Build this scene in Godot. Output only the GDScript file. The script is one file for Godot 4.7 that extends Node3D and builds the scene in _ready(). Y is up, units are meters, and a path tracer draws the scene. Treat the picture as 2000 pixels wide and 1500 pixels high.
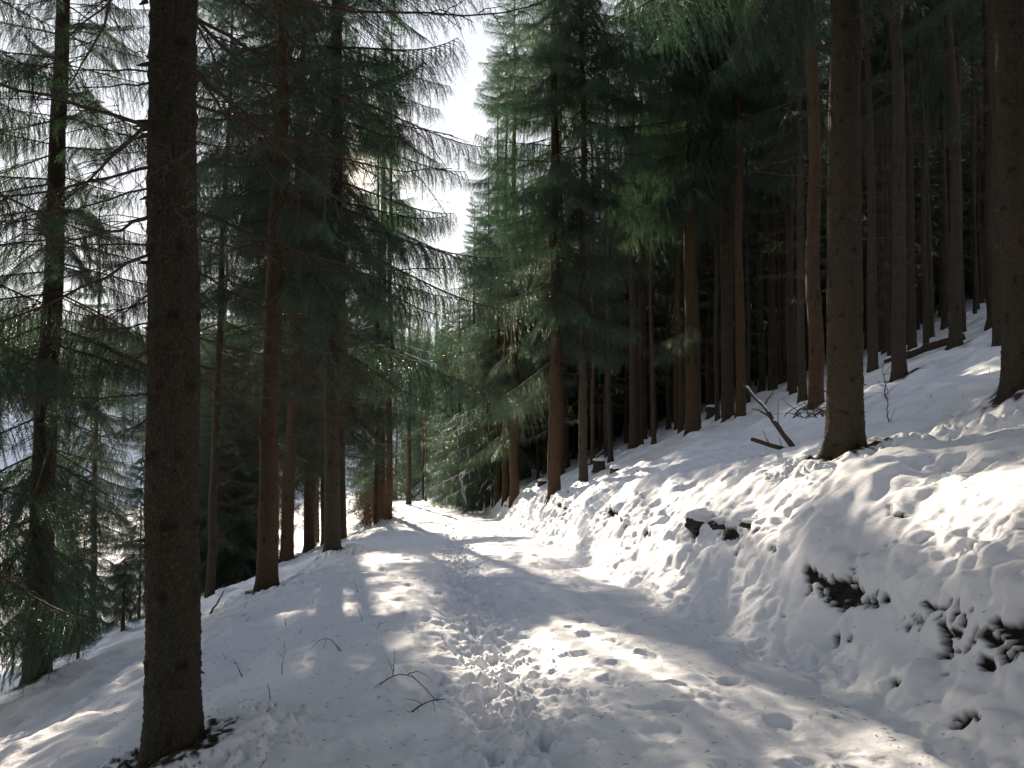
extends Node3D
# A snowy forest track between spruces, against a low sun.

const TO_SUN := Vector3(-0.226, 0.318, -0.921)

var rng := RandomNumberGenerator.new()
var used := {}
var M := {}
var green: Array[ArrayMesh] = []
var green_far: Array[ArrayMesh] = []
var dead: Array[ArrayMesh] = []
var placed: Array[Vector3] = []      # x, depth, clearance of every tree

# ------------------------------------------------------------------ naming
func numbered(called: String) -> String:
	if not used.has(called):
		used[called] = 0
		return called
	used[called] += 1
	return "%s_%03d" % [called, used[called]]

func tag(o: Node, label: String, category: String, group := "") -> void:
	o.set_meta("label", label)
	o.set_meta("category", category)
	if group != "":
		o.set_meta("group", group)

func thing(called: String, label: String, category: String, at: Vector3, turn := 0.0, group := "") -> Node3D:
	var o := Node3D.new()
	o.name = numbered(called)
	add_child(o)
	o.position = at
	o.rotation.y = turn
	tag(o, label, category, group)
	return o

func part(called: String, mesh: Mesh, mat: Material, parent: Node, kind := "") -> MeshInstance3D:
	var o := MeshInstance3D.new()
	o.name = called
	o.mesh = mesh
	if mat:
		o.material_override = mat
	parent.add_child(o, true)
	if kind != "":
		o.set_meta("kind", kind)
	return o

func many(called: String, mesh: Mesh, at: Array, parent: Node) -> void:
	if at.is_empty():
		return
	var mm := MultiMesh.new()
	mm.transform_format = MultiMesh.TRANSFORM_3D
	mm.mesh = mesh
	mm.instance_count = at.size()
	for i in at.size():
		mm.set_instance_transform(i, at[i])
	var o := MultiMeshInstance3D.new()
	o.name = called
	o.multimesh = mm
	parent.add_child(o, true)
	o.set_meta("kind", "stuff")

var counted := {}

# how far along its row something stands
func nth(row: String) -> String:
	counted[row] = counted.get(row, 0) + 1
	var words := ["nearest of its row", "next behind the nearest", "third one back", "fourth one back", "fifth one back", "sixth one back", "seventh one back", "eighth one back", "ninth one back", "tenth one back", "eleventh one back", "farthest of its row"]
	return words[mini(counted[row] - 1, 11)]

# ------------------------------------------------------------------ terrain
func path_height(d: float) -> float:
	return -0.114 * d if d < 46.0 else -5.244 - 0.10 * (d - 46.0)

func path_x(d: float) -> float:
	if d > 90.0:
		return -12.75 - 0.28 * (d - 90.0)
	return 0.3 - 0.1 * d - (0.002 * (d - 45.0) * (d - 45.0) if d > 45.0 else 0.0)

func across(u: float, d: float) -> float:
	var p := path_height(d)
	var e := maxf(-2.4, -0.8 - 0.08 * maxf(d, 0.0))
	if u < e:
		var t := e - u
		var a := p - 0.38 * (t - 0.5 * (1.0 - exp(-t / 0.5)))
		var m := -8.5 - 0.06 * d
		return m + 0.5 * (a - m + sqrt((a - m) * (a - m) + 0.3))
	if u > 2.9:
		var s := u - 2.9
		return p + 0.85 * smoothstep(0.0, 1.0, s) + 0.40 * smoothstep(0.5, 1.8, s) + 0.40 * maxf(0.0, s - 0.5)
	return p

func ground(x: float, d: float) -> float:
	return across(x - path_x(d), d)

func at_ground(x: float, d: float, sink := 0.0) -> Vector3:
	return Vector3(x, ground(x, d) - sink, -d)

# ------------------------------------------------------------------ meshes
class Geo:
	var v := PackedVector3Array()
	var n := PackedVector3Array()
	var c := PackedColorArray()
	var col := Color.WHITE

	func tri(a: Vector3, b: Vector3, d: Vector3) -> void:
		v.append(a); v.append(b); v.append(d)
		var k := (d - a).cross(b - a).normalized()
		n.append(k); n.append(k); n.append(k)
		c.append(col); c.append(col); c.append(col)

	func tube(pts: PackedVector3Array, rad: PackedFloat32Array, sides: int, flat := 1.0) -> void:
		var rings: Array[PackedVector3Array] = []
		var outs: Array[PackedVector3Array] = []
		for i in pts.size():
			var t: Vector3 = (pts[mini(i + 1, pts.size() - 1)] - pts[maxi(i - 1, 0)]).normalized()
			var s := t.cross(Vector3.UP if absf(t.y) < 0.95 else Vector3.RIGHT).normalized()
			var w := s.cross(t)
			var ring := PackedVector3Array()
			var out := PackedVector3Array()
			for k in sides:
				var a := TAU * k / sides
				var dir := s * cos(a) + w * sin(a) * flat
				ring.append(pts[i] + dir * rad[i])
				out.append(dir.normalized())
			rings.append(ring)
			outs.append(out)
		for i in pts.size() - 1:
			for k in sides:
				var j := (k + 1) % sides
				var q := [rings[i][k], rings[i][j], rings[i + 1][j], rings[i + 1][k]]
				var m := [outs[i][k], outs[i][j], outs[i + 1][j], outs[i + 1][k]]
				for x in [0, 1, 2, 0, 2, 3]:
					v.append(q[x]); n.append(m[x]); c.append(col)

	func surface(mesh: ArrayMesh, mat: Material) -> void:
		if v.is_empty():
			return
		var a := []
		a.resize(Mesh.ARRAY_MAX)
		a[Mesh.ARRAY_VERTEX] = v
		a[Mesh.ARRAY_NORMAL] = n
		a[Mesh.ARRAY_COLOR] = c
		mesh.add_surface_from_arrays(Mesh.PRIMITIVE_TRIANGLES, a)
		mesh.surface_set_material(mesh.get_surface_count() - 1, mat)

# A grid of points, nu by nv, as one smooth mesh; closed joins the last column to the first.
func grid_mesh(p: PackedVector3Array, nu: int, nv: int, closed: bool, cols := PackedColorArray(), flip := false) -> ArrayMesh:
	var nn := grid_normals(p, nu, nv, closed, flip)
	var idx := PackedInt32Array()
	var last := nu if closed else nu - 1
	idx.resize(last * (nv - 1) * 6)
	var k := 0
	for j in nv - 1:
		for i in last:
			var a := j * nu + i
			var b := j * nu + (i + 1) % nu
			var e := a + nu
			var f := b + nu
			if flip:
				idx[k] = a; idx[k + 1] = e; idx[k + 2] = b
				idx[k + 3] = b; idx[k + 4] = e; idx[k + 5] = f
			else:
				idx[k] = a; idx[k + 1] = b; idx[k + 2] = e
				idx[k + 3] = b; idx[k + 4] = f; idx[k + 5] = e
			k += 6
	var arr := []
	arr.resize(Mesh.ARRAY_MAX)
	arr[Mesh.ARRAY_VERTEX] = p
	arr[Mesh.ARRAY_NORMAL] = nn
	arr[Mesh.ARRAY_INDEX] = idx
	if cols.size() == p.size():
		arr[Mesh.ARRAY_COLOR] = cols
	var m := ArrayMesh.new()
	m.add_surface_from_arrays(Mesh.PRIMITIVE_TRIANGLES, arr)
	return m

func grid_normals(p: PackedVector3Array, nu: int, nv: int, closed: bool, flip: bool) -> PackedVector3Array:
	var nn := PackedVector3Array()
	nn.resize(p.size())
	var sgn := -1.0 if flip else 1.0
	for j in nv:
		var j0 := maxi(j - 1, 0) * nu
		var j1 := mini(j + 1, nv - 1) * nu
		var row := j * nu
		for i in nu:
			var i0 := i - 1
			var i1 := i + 1
			if closed:
				i0 = (i0 + nu) % nu
				i1 = i1 % nu
			else:
				i0 = maxi(i0, 0)
				i1 = mini(i1, nu - 1)
			nn[row + i] = (p[j1 + i] - p[j0 + i]).cross(p[row + i1] - p[row + i0]).normalized() * sgn
	return nn

# ------------------------------------------------------------------ materials
func noise_tex(kind: int, freq: float, seed_: int, normal := false, bump := 4.0, ramp: Gradient = null, size := 512) -> NoiseTexture2D:
	var f := FastNoiseLite.new()
	f.seed = seed_
	f.frequency = freq
	f.noise_type = kind as FastNoiseLite.NoiseType
	f.fractal_octaves = 4
	if kind == FastNoiseLite.TYPE_CELLULAR:
		f.cellular_return_type = FastNoiseLite.RETURN_DISTANCE2_SUB
		f.fractal_type = FastNoiseLite.FRACTAL_NONE
		f.domain_warp_enabled = true
		f.domain_warp_amplitude = 14.0
		f.domain_warp_frequency = 0.03
	var t := NoiseTexture2D.new()
	t.width = size
	t.height = size
	t.seamless = true
	t.noise = f
	t.as_normal_map = normal
	t.bump_strength = bump
	if ramp:
		t.color_ramp = ramp
	return t

func ramp(stops: Array) -> Gradient:
	var g := Gradient.new()
	var o := PackedFloat32Array()
	var c := PackedColorArray()
	for s in stops:
		o.append(s[0])
		c.append((s[1] as Color).linear_to_srgb())
	g.offsets = o
	g.colors = c
	return g

func mat(color: Color, rough: float, spec := 0.4) -> StandardMaterial3D:
	var m := StandardMaterial3D.new()
	m.albedo_color = color.linear_to_srgb()
	m.roughness = rough
	m.metallic_specular = spec
	return m

func make_materials() -> void:
	var snow := mat(Color.WHITE, 0.7, 0.35)
	snow.vertex_color_use_as_albedo = true
	snow.uv1_triplanar = true
	snow.uv1_world_triplanar = true
	snow.uv1_scale = Vector3(1.3, 1.3, 1.3)
	snow.normal_enabled = true
	snow.normal_texture = noise_tex(FastNoiseLite.TYPE_SIMPLEX_SMOOTH, 0.03, 5, true, 5.0)
	snow.normal_scale = 0.5
	M.snow = snow
	var cap := mat(Color(0.84, 0.85, 0.87), 0.7, 0.35)
	M.cap = cap
	var bark_color := noise_tex(FastNoiseLite.TYPE_CELLULAR, 0.035, 11, false, 4.0, ramp([[0.0, Color(0.080, 0.062, 0.048)], [0.35, Color(0.125, 0.098, 0.076)], [0.7, Color(0.160, 0.130, 0.105)], [1.0, Color(0.190, 0.165, 0.140)]]))
	var bark_relief := noise_tex(FastNoiseLite.TYPE_CELLULAR, 0.035, 11, true, 6.0)
	var tints := {"bark": Color(0.56, 0.55, 0.52), "bark_red": Color(0.76, 0.60, 0.49), "bark_grey": Color(0.52, 0.54, 0.51)}
	for k in tints:
		var b := mat(tints[k], 0.9, 0.25)
		b.albedo_texture = bark_color
		b.uv1_triplanar = true
		b.vertex_color_use_as_albedo = true
		b.uv1_scale = Vector3(2.6, 1.5, 2.6)
		b.normal_enabled = true
		b.normal_texture = bark_relief
		b.normal_scale = 1.7
		M[k] = b
	var tw := mat(Color.WHITE, 0.8, 0.3)
	tw.vertex_color_use_as_albedo = true
	M.twig = tw
	var nd := mat(Color.WHITE, 0.38, 0.66)
	nd.vertex_color_use_as_albedo = true
	nd.cull_mode = BaseMaterial3D.CULL_DISABLED
	nd.backlight_enabled = true
	nd.backlight = Color(0.84, 1.0, 0.74)
	M.needle = nd
	var lf := mat(Color.WHITE, 0.6, 0.3)
	lf.vertex_color_use_as_albedo = true
	lf.cull_mode = BaseMaterial3D.CULL_DISABLED
	lf.backlight_enabled = true
	lf.backlight = Color(1.0, 0.7, 0.45)
	M.leaf = lf
	M.rock = mat(Color(0.10, 0.095, 0.085), 0.85, 0.3)
	M.rock.albedo_texture = noise_tex(FastNoiseLite.TYPE_SIMPLEX, 0.02, 77, false, 4.0, ramp([[0.0, Color(0.3, 0.3, 0.3)], [1.0, Color(1, 1, 1)]]), 256)
	M.rock.uv1_triplanar = true
	M.rock.uv1_scale = Vector3(2, 2, 2)
	M.cut = mat(Color(0.34, 0.22, 0.12), 0.85, 0.3)

# ------------------------------------------------------------------ branches
func needles_along(g: Geo, a: Vector3, b: Vector3, step: float, size: float) -> void:
	var l := a.distance_to(b)
	var t := (b - a) / maxf(l, 0.001)
	var s := t.cross(Vector3(0.3, 1.0, 0.2)).normalized()
	var w := s.cross(t)
	var k := maxi(1, int(l / step))
	for i in k:
		var p := a + t * (l * (i + rng.randf()) / k)
		for e in 2:
			var ang := rng.randf() * TAU
			var side := s * cos(ang) + w * sin(ang)
			var tip := p + (t * 0.75 + side * 0.75) * size * rng.randf_range(0.75, 1.2)
			var half := t.cross(side) * size * 0.085
			g.tri(p - half, p + half, tip)

func green_branch(seed_: int, k: float, snowy: bool, hang: float, subs: float) -> ArrayMesh:
	rng.seed = seed_
	var wood := Geo.new()
	var leaf := Geo.new()
	var white := Geo.new()
	wood.col = Color(0.075, 0.050, 0.034)
	var length := 2.6
	var droop := rng.randf_range(0.35, 0.6)
	var bend := rng.randf_range(-0.25, 0.25)
	var pts := PackedVector3Array()
	var rad := PackedFloat32Array()
	for i in 13:
		var t := i / 12.0
		pts.append(Vector3(length * t, -droop * pow(t, 1.4) + 0.32 * pow(t, 4.0), bend * t * t))
		rad.append(lerpf(0.020, 0.004, t))
	wood.tube(pts, rad, 5)
	var base_col := Color(0.072, 0.114, 0.086)
	var count := int(24.0 / sqrt(k)) + 6
	for i in count * 2:
		var t := 0.12 + 0.88 * float(i) / (count * 2)
		var side := 1.0 if i % 2 == 0 else -1.0
		var f := t * 12.0
		var i0 := mini(int(f), 11)
		var p := pts[i0].lerp(pts[i0 + 1], f - i0)
		var l := (0.95 * pow(1.0 - t, 0.65) * minf(1.0, t * 3.2) + 0.14) * rng.randf_range(0.7, 1.15)
		var dir := Vector3(rng.randf_range(0.5, 0.9), rng.randf_range(-0.15, 0.15), side * rng.randf_range(0.7, 1.0)).normalized()
		var sag := hang * rng.randf_range(0.6, 1.3)
		var q := PackedVector3Array()
		var r := PackedFloat32Array()
		for j in 5:
			var s := j / 4.0
			q.append(p + dir * (l * s) * (1.0 - 0.25 * s) + Vector3(0, -sag * l * s * s, 0))
			r.append(lerpf(0.006, 0.002, s))
		wood.tube(q, r, 3)
		var shade := rng.randf_range(0.7, 1.35)
		var warm := rng.randf_range(0.85, 1.2)
		leaf.col = Color(base_col.r * shade * warm, base_col.g * shade, base_col.b * shade)
		for j in 4:
			needles_along(leaf, q[j], q[j + 1], 0.011 * k, 0.022 * k)
		var m := int(l / (subs * k)) + 1
		for j in m:
			var s := 0.15 + 0.8 * (j + rng.randf()) / m
			var fs := s * 4.0
			var j0 := mini(int(fs), 3)
			var o := q[j0].lerp(q[j0 + 1], fs - j0)
			var d2 := (dir * rng.randf_range(0.2, 0.9) + Vector3(rng.randf_range(-0.5, 0.5), -rng.randf_range(0.5, 1.6) * hang * 1.6, rng.randf_range(-0.5, 0.5))).normalized()
			var sl := rng.randf_range(0.08, 0.32) * (1.15 - 0.5 * s)
			var e := o + d2 * sl + Vector3(0, -0.15 * sl, 0)
			needles_along(leaf, o, e, 0.012 * k, 0.021 * k)
		if snowy and l > 0.35 and rng.randf() < 0.22:
			var w := PackedVector3Array()
			var wr := PackedFloat32Array()
			var big := rng.randf_range(0.02, 0.05)
			var s1 := rng.randf_range(0.5, 1.0)
			for j in 7:
				var s := s1 * j / 6.0
				var fs := s * 4.0
				var j0 := mini(int(fs), 3)
				w.append(q[j0].lerp(q[j0 + 1], fs - j0) + Vector3(rng.randf_range(-0.02, 0.02), 0.015 + big * 0.3, rng.randf_range(-0.02, 0.02)))
				wr.append(big * sin(PI * (j + 0.15) / 6.3) * rng.randf_range(0.5, 1.3) + 0.004)
			white.tube(w, wr, 6, 0.55)
	if snowy:
		var w := PackedVector3Array()
		var wr := PackedFloat32Array()
		for j in 22:
			var f := 2.0 + j * 10.0 / 22.0
			var i0 := mini(int(f), 11)
			w.append(pts[i0].lerp(pts[i0 + 1], f - i0) + Vector3(0, 0.02, rng.randf_range(-0.02, 0.02)))
			wr.append((0.018 + 0.03 * absf(sin(j * 0.7 + bend * 20.0))) * rng.randf_range(0.7, 1.2) if j > 2 and j < 18 else 0.003)
		white.tube(w, wr, 6, 0.6)
	var mesh := ArrayMesh.new()
	wood.surface(mesh, M.twig)
	leaf.surface(mesh, M.needle)
	white.surface(mesh, M.cap)
	return mesh

func dead_branch(seed_: int, twigs: int, hair: bool, droop: float, tufts := 0.0) -> ArrayMesh:
	rng.seed = seed_
	var g := Geo.new()
	var leaf := Geo.new()
	g.col = Color(0.085, 0.062, 0.045)
	var length := 2.4
	var pts := PackedVector3Array()
	var rad := PackedFloat32Array()
	var bz := rng.randf_range(-0.3, 0.3)
	for i in 11:
		var t := i / 10.0
		pts.append(Vector3(length * t, -droop * pow(t, 1.3) + droop * 0.75 * pow(t, 3.5) + rng.randf_range(-0.02, 0.02), bz * t * t + rng.randf_range(-0.02, 0.02)))
		rad.append(lerpf(0.017, 0.0035, pow(t, 0.8)))
	g.tube(pts, rad, 5)
	for i in twigs:
		var t := 0.12 + 0.86 * (i + rng.randf()) / twigs
		var f := t * 10.0
		var i0 := mini(int(f), 9)
		var p := pts[i0].lerp(pts[i0 + 1], f - i0)
		var l := rng.randf_range(0.2, 0.8) * (1.15 - t * 0.8)
		var side := 1.0 if rng.randf() < 0.5 else -1.0
		var dir := Vector3(rng.randf_range(0.4, 1.0), rng.randf_range(-0.5, 0.15), side * rng.randf_range(0.4, 1.0)).normalized()
		var q := PackedVector3Array()
		var r := PackedFloat32Array()
		var sag := rng.randf_range(0.1, 0.6)
		var tone := rng.randf_range(0.7, 1.3)
		g.col = Color(0.080 * tone, 0.058 * tone, 0.042 * tone)
		for j in 4:
			var s := j / 3.0
			q.append(p + dir * l * s + Vector3(rng.randf_range(-0.02, 0.02), -sag * l * s * s, rng.randf_range(-0.02, 0.02)))
			r.append(lerpf(0.005, 0.002, s))
		g.tube(q, r, 3)
		if hair:
			var m := int(l / 0.05)
			for j in m:
				var s := (j + rng.randf()) / m * 2.999
				var j0 := int(s)
				var o := q[j0].lerp(q[j0 + 1], s - j0)
				var d2 := Vector3(rng.randf_range(-0.6, 0.8), rng.randf_range(-1.2, 0.2), rng.randf_range(-0.7, 0.7)).normalized() * rng.randf_range(0.05, 0.16)
				var wd := d2.cross(Vector3(0.2, 0.3, 1)).normalized() * 0.0022
				g.tri(o - wd, o + wd, o + d2)
		if rng.randf() < tufts:
			var sh := rng.randf_range(0.7, 1.3)
			leaf.col = Color(0.070 * sh, 0.108 * sh, 0.078 * sh)
			for j in 3:
				needles_along(leaf, q[j], q[j + 1], 0.013, 0.03)
			for j in int(l / 0.06):
				var o := q[1 + j % 2].lerp(q[2 + j % 2], rng.randf())
				needles_along(leaf, o, o + Vector3(rng.randf_range(-0.6, 0.8), rng.randf_range(-1.3, 0.0), rng.randf_range(-0.6, 0.6)).normalized() * rng.randf_range(0.06, 0.2), 0.014, 0.03)
	var mesh := ArrayMesh.new()
	g.surface(mesh, M.twig)
	leaf.surface(mesh, M.needle)
	return mesh

func stub_mesh(seed_: int) -> ArrayMesh:
	rng.seed = seed_
	var g := Geo.new()
	g.col = Color(0.07, 0.05, 0.038)
	var b := rng.randf_range(-0.03, 0.03)
	g.tube(PackedVector3Array([Vector3(-0.05, 0.01, 0), Vector3(0.03, 0, 0), Vector3(0.06, -0.006, b * 0.4), Vector3(0.09, -0.01, b * 0.7)]), PackedFloat32Array([0.024, 0.016, 0.010, 0.006]), 6)
	var mesh := ArrayMesh.new()
	g.surface(mesh, M.twig)
	return mesh

# ------------------------------------------------------------------ spruces
func trunk_radius(h: float, r0: float, tall: float) -> float:
	return r0 * pow(maxf(0.0, 1.0 - h / tall), 0.8) + r0 * 0.30 * exp(-h / 0.20)

func trunk_mesh(r0: float, tall: float, sides: int, rings: int, seed_: int, rough: float) -> ArrayMesh:
	rng.seed = seed_
	var f := FastNoiseLite.new()
	f.seed = seed_
	f.frequency = 1.0
	f.fractal_octaves = 3
	var plates := FastNoiseLite.new()
	plates.seed = seed_ + 3
	plates.noise_type = FastNoiseLite.TYPE_CELLULAR
	plates.cellular_return_type = FastNoiseLite.RETURN_DISTANCE2_SUB
	plates.fractal_type = FastNoiseLite.FRACTAL_NONE
	plates.frequency = 1.0
	var lobes := rng.randi_range(4, 6)
	var ph := rng.randf() * TAU
	var p := PackedVector3Array()
	var cols := PackedColorArray()
	for j in rings:
		var t := float(j) / (rings - 1)
		var h := tall * pow(t, 1.6) - 0.3
		var r := trunk_radius(maxf(h, 0.0), r0, tall)
		var bow := Vector2(f.get_noise_2d(h * 0.12, 7.0) - f.get_noise_2d(0.0, 7.0), f.get_noise_2d(h * 0.12, 40.0) - f.get_noise_2d(0.0, 40.0)) * 0.10
		var whorl := 0.035 * exp(-pow((fposmod(h, 0.46) - 0.23) / 0.05, 2.0))
		for i in sides:
			var a := TAU * i / sides
			var k := 1.0 + 0.28 * exp(-maxf(h, 0.0) / 0.20) * cos(a * lobes + ph) + 0.05 * f.get_noise_3d(cos(a) * 1.2, h * 0.8, sin(a) * 1.2) + whorl * (0.5 + 0.5 * cos(a * 5.0 + h * 9.0))
			var rr := r * k
			if rough > 0.0:
				rr += rough * (clampf(plates.get_noise_3d(cos(a) * r * 38.0, h * 20.0, sin(a) * r * 38.0) + 1.0, 0.0, 0.6) - 0.3)
				rr += rough * 0.8 * f.get_noise_3d(cos(a) * r * 60.0, h * 30.0, sin(a) * r * 60.0)
			p.append(Vector3(cos(a) * rr + bow.x, h, sin(a) * rr + bow.y))
			# lichen and algae in patches, rusty where flakes have come off
			var li := smoothstep(0.05, 0.45, f.get_noise_3d(cos(a) * 0.8 + 20.0, h * 0.55, sin(a) * 0.8))
			var ru := smoothstep(0.10, 0.50, f.get_noise_3d(cos(a) * 1.1 - 20.0, h * 0.9, sin(a) * 1.1))
			cols.append(Color(1, 1, 1).lerp(Color(0.80, 1.05, 0.86), li).lerp(Color(1.28, 1.0, 0.84), ru * 0.7).lerp(Color(0.42, 0.38, 0.34), exp(-pow((fposmod(h, 0.46) - 0.23) / 0.032, 2.0)) * smoothstep(0.45, 0.9, cos(a * 5.0 + floor(h / 0.46) * 2.1 + f.get_noise_2d(h, a) * 2.0))))
	return grid_mesh(p, sides, rings, true, cols)

# where = (x, depth). o: dia, tall, low / high (where the green crown starts on its lit and its dark side), reach, dead (count per metre), dead_to, dead_len,
# lit (direction of the side that has light), far (coarse branches), parts (dead branches as parts), bark, label, group, lean
func spruce(x: float, d: float, o: Dictionary) -> Node3D:
	var sd: int = o.get("seed", int(x * 131.0 + d * 977.0) & 0xFFFFF)
	var dia: float = o.dia
	var tall: float = o.get("tall", 22.0)
	var low: float = o.get("low", 9.0)
	var high: float = o.get("high", 11.0)
	var reach: float = o.get("reach", 2.6)
	var lit: Vector2 = o.get("lit", Vector2(1, 0))
	var far: bool = o.get("far", false)
	var hero: bool = o.get("parts", false)
	placed.append(Vector3(x, d, dia))
	var t := thing(o.get("called", "spruce_tree"), o.label, "tree", at_ground(x, d, 0.06), 0.0, o.get("group", ""))
	var lean: Vector2 = o.get("lean", Vector2.ZERO)
	t.rotation = Vector3(lean.y, 0, lean.x)
	var rough := 0.0
	var sides := 12
	var rings := 30
	if hero:
		sides = 40
		rings = 110
		rough = 0.012
	if o.get("fine", false):
		sides = 88
		rings = 420
		rough = 0.020
	part("trunk", trunk_mesh(dia * 0.5, tall, sides, rings, sd, rough), M[o.get("bark", "bark")], t)
	rng.seed = sd + 17
	# green crown
	var kinds := green_far if far else green
	var a := rng.randi() % kinds.size()
	var lots: Array[Array] = [[], []]
	var h := low
	var az := rng.randf() * TAU
	var per: int = o.get("per", 4)
	var gap: float = o.get("gap", 0.42)
	while h < tall - 0.3:
		for b in per:
			az += TAU / per + rng.randf_range(-0.5, 0.5)
			var dir := Vector2(cos(az), sin(az))
			var from := lerpf(high, low, clampf(0.5 + 0.7 * dir.dot(lit), 0.0, 1.0)) + rng.randf_range(-0.6, 0.8)
			if h < from or rng.randf() < 0.10:
				continue
			var up := clampf((h - low) / (tall - low), 0.0, 1.0)
			var l := reach * pow(1.0 - up, o.get("taper", 0.75)) * rng.randf_range(0.65, 1.15) * minf(1.0, 0.65 + (h - from) * 0.25) + 0.15
			var pitch := lerpf(-0.42, 0.45, up) + rng.randf_range(-0.14, 0.14)
			var s := l / 2.6
			var basis := Basis.from_euler(Vector3(rng.randf_range(-0.25, 0.25), -az, pitch), EULER_ORDER_YXZ)
			# YXZ: turn, roll, then pitch about the branch's own side axis
			var wide := maxf(s, 0.35)
			var tr := Transform3D(basis.scaled_local(Vector3(s, wide, wide)), Vector3(0, h + rng.randf_range(-0.12, 0.12), 0))
			if keep(t.transform * tr, o.get("whole", false)):
				lots[rng.randi() % 2].append(tr)
		h += gap * rng.randf_range(0.8, 1.2)
	many("crown", kinds[a], lots[0], t)
	many("crown", kinds[(a + 1 + rng.randi() % (kinds.size() - 1)) % kinds.size()], lots[1], t)
	# dead branches below the crown
	var dens: float = o.get("dead", 2.0)
	var d_from: float = o.get("dead_from", 1.6)
	var d_to: float = o.get("dead_to", high)
	var d_len: float = o.get("dead_len", 1.2)
	var n := int(dens * (d_to - d_from))
	var dl: Array[Array] = [[], []]
	var v := rng.randi() % dead.size()
	for i in n:
		var y := lerpf(d_from, d_to, (i + rng.randf()) / n)
		var az2 := rng.randf() * TAU
		var l := d_len * rng.randf_range(0.35, 1.3) * lerpf(0.7, 1.15, (y - d_from) / maxf(d_to - d_from, 0.1))
		var s := l / 2.4
		var basis := Basis.from_euler(Vector3(rng.randf_range(-0.4, 0.4), -az2, rng.randf_range(-0.35, 0.12)), EULER_ORDER_YXZ)
		var tr := Transform3D(basis.scaled_local(Vector3(s, maxf(s, 0.5), maxf(s, 0.5))), Vector3(0, y, 0))
		if hero and i % 2 == 0:
			var br := part("branch", dead[(v + i / 2) % dead.size()], null, t)
			br.transform = tr
		else:
			dl[rng.randi() % 2].append(tr)
	many("dead_branches", dead[v], dl[0], t)
	many("dead_branches", dead[(v + 1) % dead.size()], dl[1], t)
	# short broken stubs in whorls
	var stubs: int = o.get("stubs", 0)
	var sl := []
	for i in stubs:
		var y: float = 0.6 + 0.46 * floor(rng.randf() * 14.0) + rng.randf_range(-0.04, 0.04)
		var az3 := rng.randf() * TAU
		var r := trunk_radius(y, dia * 0.5, tall) * 0.97
		var s := rng.randf_range(0.3, 0.8)
		sl.append(Transform3D(Basis.from_euler(Vector3(0, -az3, rng.randf_range(-0.3, 0.2)), EULER_ORDER_YXZ).scaled_local(Vector3(s, 0.75, 0.75)), Vector3(cos(az3) * r, y, sin(az3) * r)))
	many("branch_stubs", M.stub, sl, t)
	return t

# Boughs that would close the gaps through which the sun reaches the snow are not grown.
# Each gap is where its light falls: distance across the track, depth, half sizes, share of boughs missing.
const GAPS := [[0.6, 52.0, 4.5, 13.0, 0.55], [0.6, 34.0, 3.2, 9.0, 0.75], [-1.2, 13.5, 0.42, 7.0, 0.85], [1.3, 18.0, 1.4, 5.0, 0.6], [0.3, 6.0, 0.45, 1.8, 0.8], [1.1, 6.8, 0.30, 1.4, 0.7], [1.7, 10.5, 0.6, 1.6, 0.42], [4.7, 5.4, 0.9, 0.5, 0.75], [5.0, 9.6, 1.3, 0.5, 0.75], [3.8, 14.5, 0.9, 2.6, 0.6], [4.4, 24.0, 1.2, 4.0, 0.65], [-4.6, 6.0, 1.0, 2.5, 0.7], [-2.0, 10.5, 0.35, 1.3, 0.75], [-1.35, 7.2, 0.4, 0.5, 0.6], [3.6, 15.0, 0.9, 1.6, 0.5], [0.6, 70.0, 9.0, 16.0, 0.55], [6.4, 9.6, 1.6, 0.35, 0.7], [11.5, 17.5, 1.6, 0.5, 0.6], [5.6, 21.0, 1.2, 2.5, 0.5]]
# and where it falls on boughs and stems: x, height, depth, radius, share
const SHAFTS := [[0.2, 8.0, 27.6, 1.2, 0.9], [-0.8, 10.5, 27.0, 1.3, 0.9], [2.6, 12.0, 27.0, 1.4, 0.85], [1.0, 6.6, 26.5, 1.0, 0.9], [4.8, 9.5, 28.0, 1.3, 0.85], [6.5, 11.5, 27.0, 1.5, 0.85], [5.6, 8.0, 28.0, 1.1, 0.9], [6.7, 4.4, 26.6, 1.1, 0.9], [-1.5, 6.0, 40.0, 1.5, 0.85], [-2.5, 9.0, 40.0, 1.7, 0.85], [-1.5, 13.0, 40.0, 1.8, 0.8], [0.5, 4.5, 39.0, 1.3, 0.85], [-0.3, -1.0, 41.5, 1.8, 0.8], [-2.8, 3.0, 50.0, 1.8, 0.85], [-4.0, 8.0, 53.0, 2.2, 0.8], [-3.5, 0.0, 52.0, 1.8, 0.85], [-4.8, 1.0, 60.0, 2.2, 0.85], [-9.0, -3.0, 52.0, 1.8, 0.8], [-2.2, 3.5, 19.0, 1.0, 0.85], [-1.6, 5.0, 19.5, 1.0, 0.85], [-2.6, 7.5, 19.5, 1.1, 0.8], [5.9, 5.5, 9.2, 0.5, 0.8], [-8.3, -2.0, 36.0, 1.4, 0.75]]

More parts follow.
